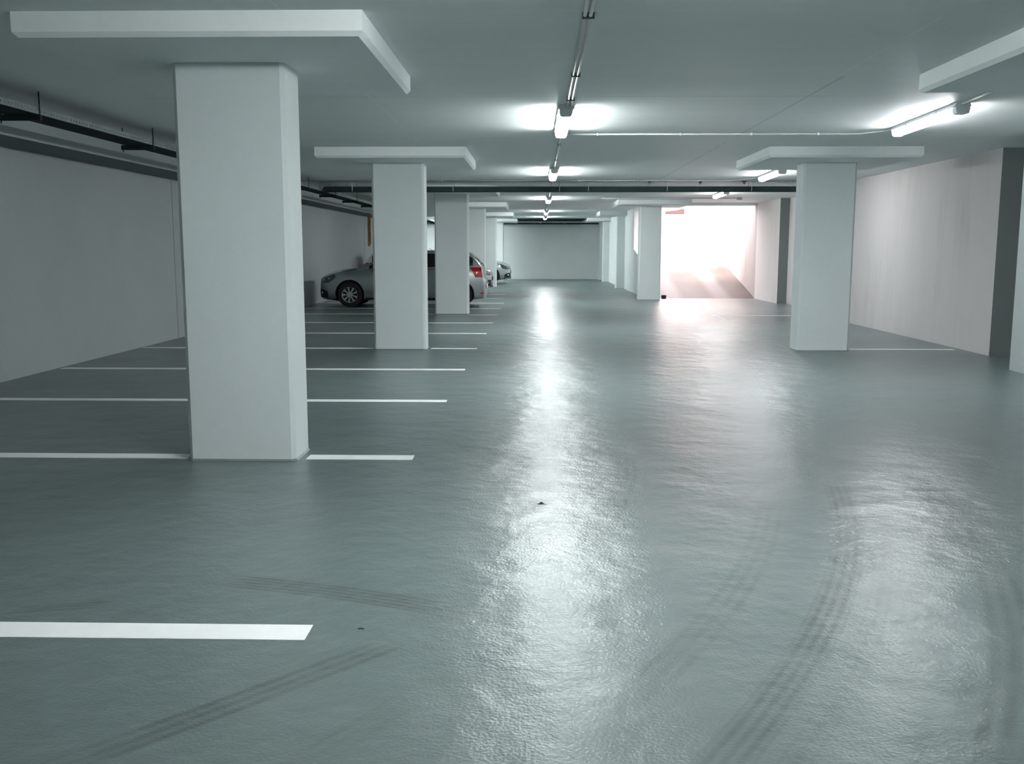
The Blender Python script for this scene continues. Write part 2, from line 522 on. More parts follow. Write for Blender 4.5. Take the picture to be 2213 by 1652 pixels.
# header over the ramp mouth and the covered first part of the ramp
bm = bmesh.new()
box(bm, XRF + 0.28, 7.6, 29.62, 29.80, 2.805, ZT)
structure(link('trim_6', bm, M['cap']), 'low header across the top of the ramp mouth', 'header')
RAMP_ROOF = 30.1
bm = bmesh.new()
box(bm, XRF + 0.28, 7.6, 29.80, RAMP_ROOF, 2.84, 3.2)
structure(link('ceiling_ramp', bm, M['ceiling']), 'slab over the foot of the ramp', 'ceiling')

S = 0.196
bm = bmesh.new()
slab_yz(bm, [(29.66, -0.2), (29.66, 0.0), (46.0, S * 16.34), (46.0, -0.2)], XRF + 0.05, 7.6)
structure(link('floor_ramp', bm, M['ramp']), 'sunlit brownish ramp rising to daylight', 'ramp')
bm = bmesh.new()
box(bm, 6.75, 7.3, 29.68, 52, 0, 4.6)
structure(link('wall_ramp_right', bm, M['rampwall']), 'bright streaked concrete wall on the right of the ramp', 'wall')
bm = bmesh.new()
box(bm, XRF, XRF + 0.28, 33.45, 52, 2.89, 4.0)
structure(link('wall_ramp_left', bm, M['rampwall']), 'wall on the left of the ramp', 'wall')
bm = bmesh.new()
box(bm, XRF + 0.28, 7.3, 46.0, 52.0, 2.6, S * 16.34)
box(bm, -20, 30, 52.0, 90, 2.6, S * 16.34)
structure(link('ground', bm, M['ground']), 'ground outside at the top of the ramp', 'ground')
bm = bmesh.new()
box(bm, 6.735, 6.752, 29.72, 29.95, 0, 2.805)
structure(link('trim_7', bm, M['rampwall']), 'guide strip on the ramp wall beside the mouth', 'guide strip')

# ------------------------------------------------------------------ columns
def column(x0, y0, label, cap_x0, cap_y0, w=0.767, d=0.42, cap_w=2.09, cap_d=2.2, base=True):
    cx, cy = x0 + w / 2, y0 + d / 2
    t = thing('concrete_column', (cx, cy, 0), label, 'column', 'concrete columns along the lane')
    b = bmesh.new()
    prism(b, chamfered_rect(w, d, 0.030), 0.0, ZC)
    link('shaft', b, M['column'], t)
    b = bmesh.new()           # drop panel with bevelled lower edge
    px0, px1, py0, py1 = cap_x0 - cx, cap_x0 + cap_w - cx, cap_y0 - cy, cap_y0 + cap_d - cy
    lev = [(0.028, ZC), (0.0, ZC + 0.028), (0.0, ZT)]
    rings = []
    for ins, z in lev:
        rings.append([b.verts.new(p) for p in ((px0 + ins, py0 + ins, z), (px1 - ins, py0 + ins, z), (px1 - ins, py1 - ins, z), (px0 + ins, py1 - ins, z))])
    b.faces.new(rings[0][::-1])
    b.faces.new(rings[-1])
    for r0, r1 in zip(rings, rings[1:]):
        for k in range(4):
            b.faces.new((r0[k], r0[(k + 1) % 4], r1[(k + 1) % 4], r1[k]))
    link('drop_panel', b, M['cap'], t)
    if base:
        b = bmesh.new()       # bead of sealant where the shaft meets the floor
        n = 8
        p0 = chamfered_rect(w + 0.002, d + 0.002, 0.030)
        p1 = chamfered_rect(w + 0.026, d + 0.026, 0.038)
        lo = [b.verts.new((x, y, 0.001)) for x, y in p1]
        hi = [b.verts.new((x, y, 0.014)) for x, y in p0]
        inn = [b.verts.new((x, y, 0.001)) for x, y in p0]
        for k in range(n):
            j = (k + 1) % n
            b.faces.new((lo[k], lo[j], hi[j], hi[k]))
            b.faces.new((hi[k], hi[j], inn[j], inn[k]))
            b.faces.new((inn[k], inn[j], lo[j], lo[k]))
        link('sealant_bead', b, M['bead'], t)
    return t

ROWS = [6.657, 14.268, 22.13, 29.98, 38.09, 46.0]
DX = [0, 0.065, 0.168, 0.167, 0.18, 0.2]
LBL = ['nearest wide white concrete column with drop panel, left foreground',
       'white concrete column partly hiding the silver hatchback, second from the camera on the left',
       'concrete column in front of the hatchback rear end, third from the camera on the left',
       'slim-looking pale concrete column just behind the red tail lamp, left row',
       'concrete column beside the nose-out car at the far left',
       'farthest pale concrete column on the left, against the grey back wall']
for y, dx, l in zip(ROWS, DX, LBL):
    column(-2.466 + dx, y, l, -3.11 + dx, y - 0.81)
column(3.665, 6.657, 'concrete column cut off by the right edge, its drop panel at top right', 3.085, 5.85)
column(3.89, 14.268, 'teal-grey concrete column standing alone right of the ramp mouth', 3.20, 13.49)
column(3.07, 28.60, 'pale concrete column on the left side of the bright ramp mouth', 2.345, 27.65, w=0.64, cap_d=2.3)
column(3.08, 36.80, 'grey concrete column further back on the right, first past the ramp column', 2.39, 36.0)
column(3.10, 44.40, 'farthest concrete column on the right, near the back wall', 2.36, 43.7)

# ------------------------------------------------------------------ painted bay lines
def line(name_label, x0, x1, y0, y1, group=None):
    b = bmesh.new()
    box(b, x0, x1, y0, y1, 0.0, 0.002)
    return tag(link('parking_line', b, M['paint']), name_label, 'parking line', group)

LW = 0.15
line('widest white bay line at the lower left, nearest the camera', -6.0, -0.885, 3.515, 3.515 + LW)
line('white bay line running from the nearest column to the left wall', -6.0, -2.50, 6.72, 6.72 + LW)
line('short white bay line right of the nearest column', -1.64, -0.875, 6.715, 6.715 + LW)
BAYS = [(9.40, 'white bay line first behind the nearest column'), (11.905, 'white bay line second behind the nearest column')]
for y, l in BAYS:
    line(l, -5.98, -0.87, y - 0.07, y + 0.07)
line('white bay line reaching the second left column from the wall', -5.98, -2.44, 14.40, 14.54)
line('short white bay line right of the second left column', -1.57, -0.87, 14.40, 14.54)
FAR = [(17.09, 'white bay line first behind the second left column'), (19.57, 'white bay line second behind the second left column')]
for y, l in FAR:
    line(l, -5.98, -0.86, y - 0.07, y + 0.07)
line('white bay line left of the third left column', -5.98, -2.34, 22.14, 22.28)
line('short white bay line right of the third left column', -1.50, -0.86, 21.88, 22.02)
VF = [(24.35, 'thin white bay line just in front of the hatchback rear wheel'), (26.72, 'thin white bay line under the hatchback tail'),
      (29.42, 'thin white bay line at the foot of the fourth left column'), (32.0, 'thin white bay line beyond the fourth left column')]
for i, (y, l) in enumerate(VF):
    line(l, -5.98, -0.86 - 0.1 * (i > 1), y - 0.07, y + 0.07)
line('short white bay line between the right column and the wall', 4.76, 6.33, 14.50, 14.63)
line('faint white bay line across the floor before the ramp mouth', 4.16, 6.97, 21.93, 22.05)
line('short white dash pointing along the lane before the ramp', 4.02, 4.12, 20.7, 22.05)

# ------------------------------------------------------------------ lamps
def lamp(x, y0, length, label, lean=0.0):
    t = thing('ceiling_lamp', (x, y0 + length / 2, ZT), label, 'ceiling lamp', 'fluorescent lamps', lean)
    h = length / 2
    b = bmesh.new()
    def xsec(bm, prof, ya, yb):
        a = [bm.verts.new((px, ya, pz)) for px, pz in prof]
        c = [bm.verts.new((px, yb, pz)) for px, pz in prof]
        n = len(prof)
        bm.faces.new(a); bm.faces.new(c[::-1])
        for k in range(n):
            bm.faces.new((a[k], a[(k + 1) % n], c[(k + 1) % n], c[k]))
    xsec(b, [(-0.062, 0), (0.062, 0), (0.078, -0.032), (0.074, -0.040), (-0.074, -0.040), (-0.078, -0.032)], -h, h)
    link('housing', b, M['housing'], t)
    b = bmesh.new()
    prof = [(-0.066, -0.0405), (0.066, -0.0405)]
    for k in range(9):
        a = PI * k / 8
        prof.append((0.064 * math.cos(a), -0.078 - 0.026 * math.sin(a)))
    xsec(b, prof, -h + 0.10, h - 0.010)
    link('diffuser', b, M['tube' if lean == 0 else 'tube_dim'], t)
    for ya, yb in ((-h - 0.004, -h + 0.10), (h - 0.010, h + 0.004)):
        b = bmesh.new()
        xsec(b, [(-0.064, -0.0405), (0.064, -0.0405), (0.067, -0.06), (0.056, -0.100), (0.03, -0.107), (-0.03, -0.107), (-0.056, -0.100), (-0.067, -0.06)], ya, yb)
        link('end_cap', b, M['housing'], t)
    for y in (-h * 0.45, h * 0.45):
        for s in (-1, 1):
            b = bmesh.new()
            box(b, s * 0.0800 - 0.003, s * 0.0800 + 0.003, y - 0.015, y + 0.015, -0.05, -0.012)
            link('clip', b, M['steel'], t)
    return t

AX = lambda y: 0.285 + 0.0045 * y      # the lane row leans a touch off the column rows
LL = 1.9
AISLE = [(9.60, 'large lit tube lamp over the lane, nearest fully in view'),
         (16.75, 'lit tube lamp over the lane just before the dark cross tray'),
         (25.9, 'lit tube lamp over the lane first beyond the dark cross tray'),
         (35.0, 'small lit tube lamp over the lane, second from the back wall'),
         (41.4, 'farthest small lit tube lamp over the lane near the back wall')]
for y, l in AISLE:
    lamp(AX(y) - 0.03, y, LL, l)
lamp(AX(3.0), 3.1, LL, 'lit tube lamp above the top edge of the view')
lamp(0.25, -4.5, LL, 'lit tube lamp behind the camera over the lane')
lamp(4.12, 9.52, LL, 'long lit tube lamp on the right, before the solitary column', -0.045)
lamp(4.30, 16.95, LL, 'lit tube lamp seen just left of the solitary right column', -0.045)
lamp(4.58, 23.25, LL, 'lit tube lamp in front of the bright ramp mouth', -0.045)
lamp(-3.9, 42.7, LL, 'added lit tube lamp over the far left bays, first of two unseen behind columns')  # two unseen lamps added here to brighten the back wall
lamp(-3.9, 44.9, LL, 'added lit tube lamp over the far left bays, unseen, nearer the back wall of two')

# ------------------------------------------------------------------ conduits on the ceiling
def conduit(pts, label, r=0.011, clips=(), twin=0.0, mat='conduit'):
    x, y, _ = pts[0]
    t = thing('cable_conduit', (x, y, ZT), label, 'conduit', 'surface conduits on the ceiling')
    off = [0.0] if not twin else [-twin / 2, twin / 2]
    for o in off:
        b = bmesh.new()
        tube(b, [(px - x + o * (abs(pts[-1][1] - y) > abs(pts[-1][0] - x)), py - y, -r - 0.004 + pz) for px, py, pz in pts], r, 8)
        link('pipe', b, M[mat], t, True)
    for cx, cy in clips:
        b = bmesh.new()
        ww = r * 1.6 + twin / 2
        along_y = abs(pts[-1][1] - y) > abs(pts[-1][0] - x)
        if along_y:
            box(b, cx - x - ww, cx - x + ww, cy - y - 0.012, cy - y + 0.012, -2 * r - 0.010, 0)
        else:
            box(b, cx - x - 0.012, cx - x + 0.012, cy - y - ww, cy - y + ww, -2 * r - 0.010, 0)
        link('pipe_clip', b, M['clip' if along_y else 'conduit'], t)
    return t

conduit([(AX(4), 5.02, 0), (AX(9), 9.59, 0)], 'twin conduit along the ceiling in front of the nearest lane lamp', 0.012, [(AX(6), 5.95), (AX(7.5), 7.9), (AX(9), 9.15)], 0.034)
conduit([(AX(11.5) - 0.03, 11.52, 0), (AX(16.7) - 0.03, 16.74, 0)], 'conduit between the first two lane lamps', 0.012, [(AX(13) - 0.03, 13.0), (AX(15.2) - 0.03, 15.2)])
conduit([(AX(18.7) - 0.03, 18.67, 0), (AX(25.8) - 0.03, 25.89, 0)], 'conduit between lane lamps passing above the cross tray', 0.012, [(AX(20) - 0.03, 19.6), (AX(23) - 0.03, 23.6)])
conduit([(AX(27.8) - 0.03, 27.84, 0), (AX(34.9) - 0.03, 34.99, 0)], 'conduit between lane lamps beyond the cross tray', 0.012, [(AX(30) - 0.03, 30.6)])
conduit([(AX(37) - 0.03, 36.95, 0), (AX(41.3) - 0.03, 41.39, 0)], 'conduit between the two farthest lane lamps', 0.012, [(AX(38) - 0.03, 38.6)])
conduit([(0.39, 11.93, 0), (3.9, 11.93, 0), (4.17, 11.50, 0)], 'pale conduit crossing from the nearest lane lamp to the right lamp', 0.011, [(0.75, 11.93), (1.75, 11.93), (2.6, 11.93), (3.4, 11.93)])
conduit([(4.06, 9.5, 0), (4.00, 8.45, 0)], 'short conduit in front of the right lamp near the drop panel', 0.012, [(4.02, 8.7)])
conduit([(-5.38, 19.90, 0), (4.0, 19.90, 0), (4.36, 19.0, 0)], 'long thin conduit crossing the whole ceiling before the dark tray', 0.011, [(-3.1, 19.9), (-1.9, 19.9), (0.9, 19.9), (2.0, 19.9), (3.3, 19.9)])
conduit([(1.80, 26.7, 0), (5.50, 26.7, 0)], 'grey conduit on the ceiling in front of the ramp mouth', 0.014, [(2.6, 26.7), (4.1, 26.7)])
b = bmesh.new(); box(b, 5.50, 5.62, 26.64, 26.76, ZT - 0.06, ZT)
tag(link('junction_box', b, M['steel']), 'small junction box ending the conduit near the ramp mouth', 'junction box')

# ------------------------------------------------------------------ cable trays
t = thing('cable_tray', (-4.605, 5.5, 2.69), 'long dark perforated cable tray hung beside the left wall', 'cable tray', 'cable trays')
Y0, Y1 = 0.0, 40.5
b = bmesh.new()               # bottom sheet and wall-side flange
box(b, -0.155, 0.155, Y0, Y1, 0.0, 0.003)
box(b, -0.155, -0.152, Y0, Y1, 0.003, 0.06)
link('tray_bottom', b, M['darksteel'], t)
b = bmesh.new()               # lane-side flange with a real row of slots
x0, x1 = 0.152, 0.155
box(b, x0, x1, Y0, Y1, 0.003, 0.022)
box(b, x0, x1, Y0, Y1, 0.038, 0.062)
n = int((Y1 - Y0) / 0.056)
for i in range(n):
    y = Y0 + i * 0.056
    box(b, x0, x1, y, y + 0.034, 0.022, 0.038)
link('perforated_side', b, M['trayside'], t)
for k in range(5):            # cables lying in the tray
    b = bmesh.new()
    xx = -0.11 + 0.05 * k
    tube(b, [(xx + 0.01 * math.sin(i * 1.3 + k), Y0 + 0.05 + i * (Y1 - 0.1) / 20, 0.003 + 0.014) for i in range(21)], 0.013, 6)
    link('cable', b, M['rubber'], t, True)
HY = [8.74 + 2.58 * k - 5.5 for k in range(15) if 8.74 + 2.58 * k < 45.5]
for y in HY:
    b = bmesh.new()
    box(b, -0.205, 0.175, y - 0.02, y + 0.02, -0.052, -0.002)
    br = link('bracket', b, M['darksteel'], t)
    for xx in (-0.19, 0.165):
        b = bmesh.new()
        tube(b, [(xx, y, -0.075), (xx, y, ZT - 2.69)], 0.006, 6)
        r = link('threaded_rod', b, M['darksteel'], br)

t = thing('cable_tray', (0.8, 20.35, 2.68), 'dark tray crossing the whole lane below the ceiling', 'cable tray', 'cable trays')
b = bmesh.new()
box(b, -5.20, 5.64, -0.15, 0.15, 0.0, 0.003)
box(b, -5.20, 5.64, -0.15, -0.147, 0.003, 0.10)
box(b, -5.20, 5.64, 0.147, 0.15, 0.003, 0.10)
link('tray_body', b, M['darksteel'], t)
for xx in (-4.6, -2.5, -0.3, 0.98 - 0.8 + 0.12, 2.72 - 0.8, 4.45 - 0.8, 5.2):
    for yy in (-0.155, 0.155):
        b = bmesh.new()
        tube(b, [(xx, yy, 0.0), (xx, yy, ZT - 2.68)], 0.006, 6)
        link('hanger_rod', b, M['steel'], t)
for xx in (2.36 - 0.8, 3.40 - 0.8, 4.30 - 0.8):
    b = bmesh.new()
    prism(b, [(xx - 0.04, -0.14), (xx + 0.04, -0.14), (xx + 0.04, -0.10), (xx - 0.04, -0.10)], ZT - 2.68 - 0.012, ZT - 2.68)
    v = b.verts
    tip = [b.verts.new((xx, -0.13, ZT - 2.68 - 0.075)), b.verts.new((xx, -0.11, ZT - 2.68 - 0.075))]
    lo = [q for q in b.verts if abs(q.co.z - (ZT - 2.68 - 0.012)) < 1e-4]
    b.faces.new((lo[0], lo[1], tip[0])); b.faces.new((lo[2], lo[3], tip[1]))
    b.faces.new((lo[1], lo[2], tip[1], tip[0])); b.faces.new((lo[3], lo[0], tip[0], tip[1]))
    link('hanger_anchor', b, M['clip'], t)

t = thing('cable_tray', (-1.0, 47.6, 2.70), 'dark tray standing in for the unlit beam along the top of the back wall', 'cable tray', 'cable trays')
b = bmesh.new()
box(b, -5.0, 4.1, -0.12, 0.12, 0.0, 0.003)  # dark tray added where the beam at the back wall lies unlit
box(b, -5.0, 4.1, -0.12, -0.117, 0.003, 0.07)
box(b, -5.0, 4.1, 0.117, 0.12, 0.003, 0.07)
link('tray_body', b, M['darksteel'], t)
for xx in (-4, -2, 0, 2, 4):
    b = bmesh.new()
    tube(b, [(xx, 0.0, 0.0), (xx, 0.0, ZT - 2.70)], 0.006, 6)
    link('hanger_rod', b, M['steel'], t)

t = thing('water_pipe', (-0.2, 47.0, 2.78), 'thin pale pipe with fittings under the ceiling before the back wall', 'pipe')
b = bmesh.new(); tube(b, [(-0.3, 0, 0), (3.2, 0, 0.015)], 0.018, 8); link('pipe', b, M['conduit'], t, True)
for xx, r in ((0.46, 0.055), (1.35, 0.035), (1.62, 0.05)):
    b = bmesh.new()
    bmesh.ops.create_uvsphere(b, u_segments=14, v_segments=8, radius=r)
    bmesh.ops.translate(b, verts=b.verts, vec=(xx, 0, 0.002))
    link('fitting', b, M['conduit' if r < 0.052 else 'alloy'], t, True)
for xx in (0.1, 1.5, 2.8):
    b = bmesh.new(); tube(b, [(xx, 0, 0.0), (xx, 0, ZT - 2.78)], 0.006, 6); link('hanger_rod', b, M['steel'], t)

# ------------------------------------------------------------------ small things
t = thing('hanging_board', (-5.36, 31.2, 1.585), 'rust-brown board hanging from the beam above the parked car', 'board')
b = bmesh.new(); box(b, -0.035, 0.035, -0.02, 0.02, 0.0, 1.06)
bmesh.ops.bevel(b, geom=b.edges[:], offset=0.004, segments=1, affect='EDGES')
link('board', b, M['brown'], t)
b = bmesh.new(); box(b, 0.0355, 0.062, -0.02, 0.02, 0.06, 1.06); link('batten', b, M['brown'], t)

b = bmesh.new(); box(b, -0.07, 0.07, -0.06, 0.06, 0, 0.11)
bmesh.ops.bevel(b, geom=b.edges[:], offset=0.008, segments=2, affect='EDGES')
o = link('floor_stop', b, M['blackbox']); o.location = (3.77 + 0.17, 29.5, 0)
tag(o, 'small black block on the floor beside the ramp column', 'block')

t = thing('door_bracket', (4.46, 32.2 - 1.0, 2.60), 'pinkish bracket bar hanging at the upper left of the ramp mouth', 'bracket')
b = bmesh.new()
slab = [(-0.30, 0.0), (0.30, 0.0), (0.30, 0.17), (0.20, 0.17), (0.05, 0.13), (-0.30, 0.09)]
a = [b.verts.new((x, -0.03, z)) for x, z in slab]; c = [b.verts.new((x, 0.03, z)) for x, z in slab]
b.faces.new(a); b.faces.new(c[::-1])
for k in range(6):
    b.faces.new((a[k], a[(k + 1) % 6], c[(k + 1) % 6], c[k]))
link('bar', b, M['bracket'], t)
b = bmesh.new(); tube(b, [(0.28, 0, 0.17), (0.28, 0, 0.24)], 0.02, 8); link('hanger', b, M['steel'], t)

# dry leaf and a twig on the floor
b = bmesh.new()
N = 10
top = []; bot = []
for i in range(N + 1):
    u = i / N
    x = -0.035 + 0.07 * u
    w = 0.011 * math.sin(PI * min(1, u * 1.05)) ** 0.8
    z = 0.004 + 0.010 * max(0, math.sin(PI * (u - 0.25) / 0.4)) * (0.25 < u < 0.65)
    top.append((b.verts.new((x, w, z)), b.verts.new((x, -w, 0.003))))
for i in range(N):
    b.faces.new((top[i][0], top[i + 1][0], top[i + 1][1], top[i][1]))
bmesh.ops.solidify(b, geom=b.faces[:], thickness=0.002)
o = link('dry_leaf', b, M['leaf']); o.location = (0.045, 5.53, 0.0); o.rotation_euler = (0, 0, -0.25)
tag(o, 'small dark dry leaf lying on the lane floor', 'leaf')
b = bmesh.new(); tube(b, [(-0.012, 0, 0.003), (0, 0.002, 0.004), (0.013, 0.0, 0.003)], 0.0025, 6)
o = link('twig', b, M['leaf']); o.location = (-0.686, 3.628, 0.0)
tag(o, 'tiny dark twig right of the nearest bay line', 'twig')

# ------------------------------------------------------------------ cars
def catmull(xs, ys, x):
    xs = np.array(xs, float); ys = np.array(ys, float)
    d = np.zeros(len(xs))
    s = np.diff(ys) / np.diff(xs)
    for i in range(1, len(xs) - 1):
        if s[i - 1] * s[i] > 0:
            w1 = 2 * (xs[i + 1] - xs[i]) + (xs[i] - xs[i - 1]); w2 = (xs[i + 1] - xs[i]) + 2 * (xs[i] - xs[i - 1])
            d[i] = (w1 + w2) / (w1 / s[i - 1] + w2 / s[i])
    d[0] = s[0]; d[-1] = s[-1]
    i = int(np.clip(np.searchsorted(xs, x) - 1, 0, len(xs) - 2))
    h = xs[i + 1] - xs[i]; t = (x - xs[i]) / h
    return float(ys[i] * (1 + 2 * t) * (1 - t) ** 2 + h * d[i] * t * (1 - t) ** 2 + ys[i + 1] * t * t * (3 - 2 * t) + h * d[i + 1] * t * t * (t - 1))

#        x     half-w  bottom shoulder top
BODY = [(0.00, 0.46, 0.34, 0.600, 0.625),
        (0.03, 0.58, 0.24, 0.690, 0.720),
        (0.10, 0.68, 0.20, 0.760, 0.800),
        (0.22, 0.76, 0.185, 0.815, 0.870),
        (0.45, 0.82, 0.18, 0.880, 0.945),
        (0.80, 0.85, 0.18, 0.935, 1.005),
        (1.15, 0.855, 0.18, 0.960, 1.045),
        (2.00, 0.86, 0.17, 0.970, 1.030),
        (3.00, 0.86, 0.17, 1.000, 1.030),
        (3.70, 0.85, 0.18, 1.025, 1.050),
        (4.05, 0.81, 0.20, 1.035, 1.060),
        (4.235, 0.775, 0.215, 1.035, 1.060),
        (4.268, 0.755, 0.22, 0.960, 0.985),
        (4.288, 0.74, 0.225, 0.780, 0.800),
        (4.315, 0.70, 0.245, 0.715, 0.735),
        (4.337, 0.62, 0.29, 0.690, 0.700),
        (4.345, 0.55, 0.36, 0.650, 0.660)]
BX = [r[0] for r in BODY]
def bp_(k, x):
    return catmull(BX, [r[k] for r in BODY], min(max(x, 0), 4.345))
def section(x):
    w, zb, zs, zt = (bp_(k, x) for k in (1, 2, 3, 4))
    h = zs - zb
    ctrl = [(0, zb), (w * 0.80, zb), (w * 0.93, zb + 0.03 * h / 0.7), (w * 0.975, zb + 0.10 * h / 0.7), (w * 0.992, zb + 0.30 * h), (w, zb + 0.52 * h),
            (w * 0.99, zb + 0.74 * h), (w * 0.968, zb + 0.90 * h), (w * 0.925, zs), (w * 0.80, zs + 0.45 * (zt - zs)), (w * 0.45, zs + 0.88 * (zt - zs)), (0, zt)]
    return ctrl
def body_halfwidth(x, z):
    c = section(x)[2:9]
    return float(np.interp(z, [q[1] for q in c], [q[0] for q in c]))

CAB = [(1.02, 1.035, 0.80), (1.30, 1.130, 0.79), (1.60, 1.280, 0.78), (1.95, 1.405, 0.77), (2.35, 1.455, 0.77), (2.9, 1.465, 0.77), (3.35, 1.46, 0.77), (3.70, 1.447, 0.765), (3.90, 1.415, 0.76), (4.05, 1.30, 0.755), (4.19, 1.14, 0.745), (4.25, 1.05, 0.73)]
CX_ = [r[0] for r in CAB]
def cab(x):
    zt = catmull(CX_, [r[1] for r in CAB], x)
    wb = catmull(CX_, [r[2] for r in CAB], x)
    zb = bp_(3, x) - 0.03
    return zb, zt, wb
def cab_side(x, z):
    """half-width of the glasshouse at height z"""
    zb, zt, wb = cab(x)
    return wb - 0.36 * max(0, z - zb) ** 1.12
def cab_section(x):
    zb, zt, wb = cab(x)
    ze = max(zb + 0.01, zt - 0.045)
    pts = []
    for k in range(5):
        z = zb + (ze - zb) * k / 4
        pts.append((cab_side(x, z), z))
    we = pts[-1][0]
    pts += [(we * 0.93, ze + (zt - ze) * 0.45), (we * 0.75, ze + (zt - ze) * 0.80), (we * 0.4, zt - 0.003), (0, zt)]
    return pts

def loft(bm, secs, close_ends=True):
    rings = []
    for x, half in secs:
        ring = [bm.verts.new((x, y, z)) for y, z in half]
        other = [bm.verts.new((x, -y, z)) for y, z in half[1:-1][::-1]] if abs(half[0][0]) < 1e-6 else [bm.verts.new((x, -y, z)) for y, z in half[:-1][::-1]]
        rings.append(ring + other)
    n = len(rings[0])
    closed = abs(secs[0][1][0][0]) < 1e-6
    for a, b in zip(rings, rings[1:]):
        for k in range(n if closed else n - 1):
            bm.faces.new((a[k], a[(k + 1) % n], b[(k + 1) % n], b[k]))
    if close_ends:
        bm.faces.new(rings[0]); bm.faces.new(rings[-1][::-1])
        if not closed:
            for a, b in zip(rings, rings[1:]):
                bm.faces.new((a[0], b[0], b[-1], a[-1]))

def body_mesh():
    bm = bmesh.new()
    xs = sorted(set([0, 0.008, 0.018, 0.03, 0.05, 0.075, 0.10, 0.14, 0.18, 0.22, 0.30, 0.38] + [0.45 + 0.1 * k for k in range(36)] + [4.02, 4.08, 4.13, 4.17, 4.20, 4.22, 4.235, 4.245, 4.258, 4.268, 4.278, 4.288, 4.30, 4.315, 4.326, 4.337, 4.345]))
    xs = [x for x in xs if x <= 4.345]
    loft(bm, [(x, section(x)) for x in xs])
    bmesh.ops.recalc_face_normals(bm, faces=bm.faces)
    me = bpy.data.meshes.new('body_raw'); bm.to_mesh(me); bm.free()
    o = bpy.data.objects.new('body_raw', me); COL.objects.link(o)
    cutters = []
    for x in (WF, WR):
        for s in (-1, 1):
            cb = bmesh.new()
            bmesh.ops.create_cone(cb, cap_ends=True, segments=40, radius1=0.375, radius2=0.375, depth=0.50)
            bmesh.ops.rotate(cb, verts=cb.verts, cent=(0, 0, 0), matrix=Matrix.Rotation(PI / 2, 3, 'X'))
            bmesh.ops.translate(cb, verts=cb.verts, vec=(x, s * 0.86, 0.335))
            cm = bpy.data.meshes.new('cut'); cb.to_mesh(cm); cb.free()
            c = bpy.data.objects.new('cut', cm); COL.objects.link(c)
            md = o.modifiers.new('b', 'BOOLEAN'); md.operation = 'DIFFERENCE'; md.object = c; md.solver = 'EXACT'
            cutters.append(c)
    bpy.context.view_layer.update()
    ev = o.evaluated_get(bpy.context.evaluated_depsgraph_get())
    res = bpy.data.meshes.new_from_object(ev)
    res.name = 'body_shell'
    for c in cutters:
        bpy.data.objects.remove(c)
    bpy.data.objects.remove(o)
    for p in res.polygons:
        p.use_smooth = True
    res.set_sharp_from_angle(angle=math.radians(35))
    return res
WF, WR = 0.83, 3.68

def patch(bm, f, us, vs, eps=0.0):
    """grid patch from a surface function f(u, v) -> xyz"""
    g = [[bm.verts.new(f(u, v)) for v in vs] for u in us]
    for i in range(len(us) - 1):
        for j in range(len(vs) - 1):
            bm.faces.new((g[i][j], g[i + 1][j], g[i + 1][j + 1], g[i][j + 1]))

def lin(a, b, n):
    return [a + (b - a) * i / (n - 1) for i in range(n)]

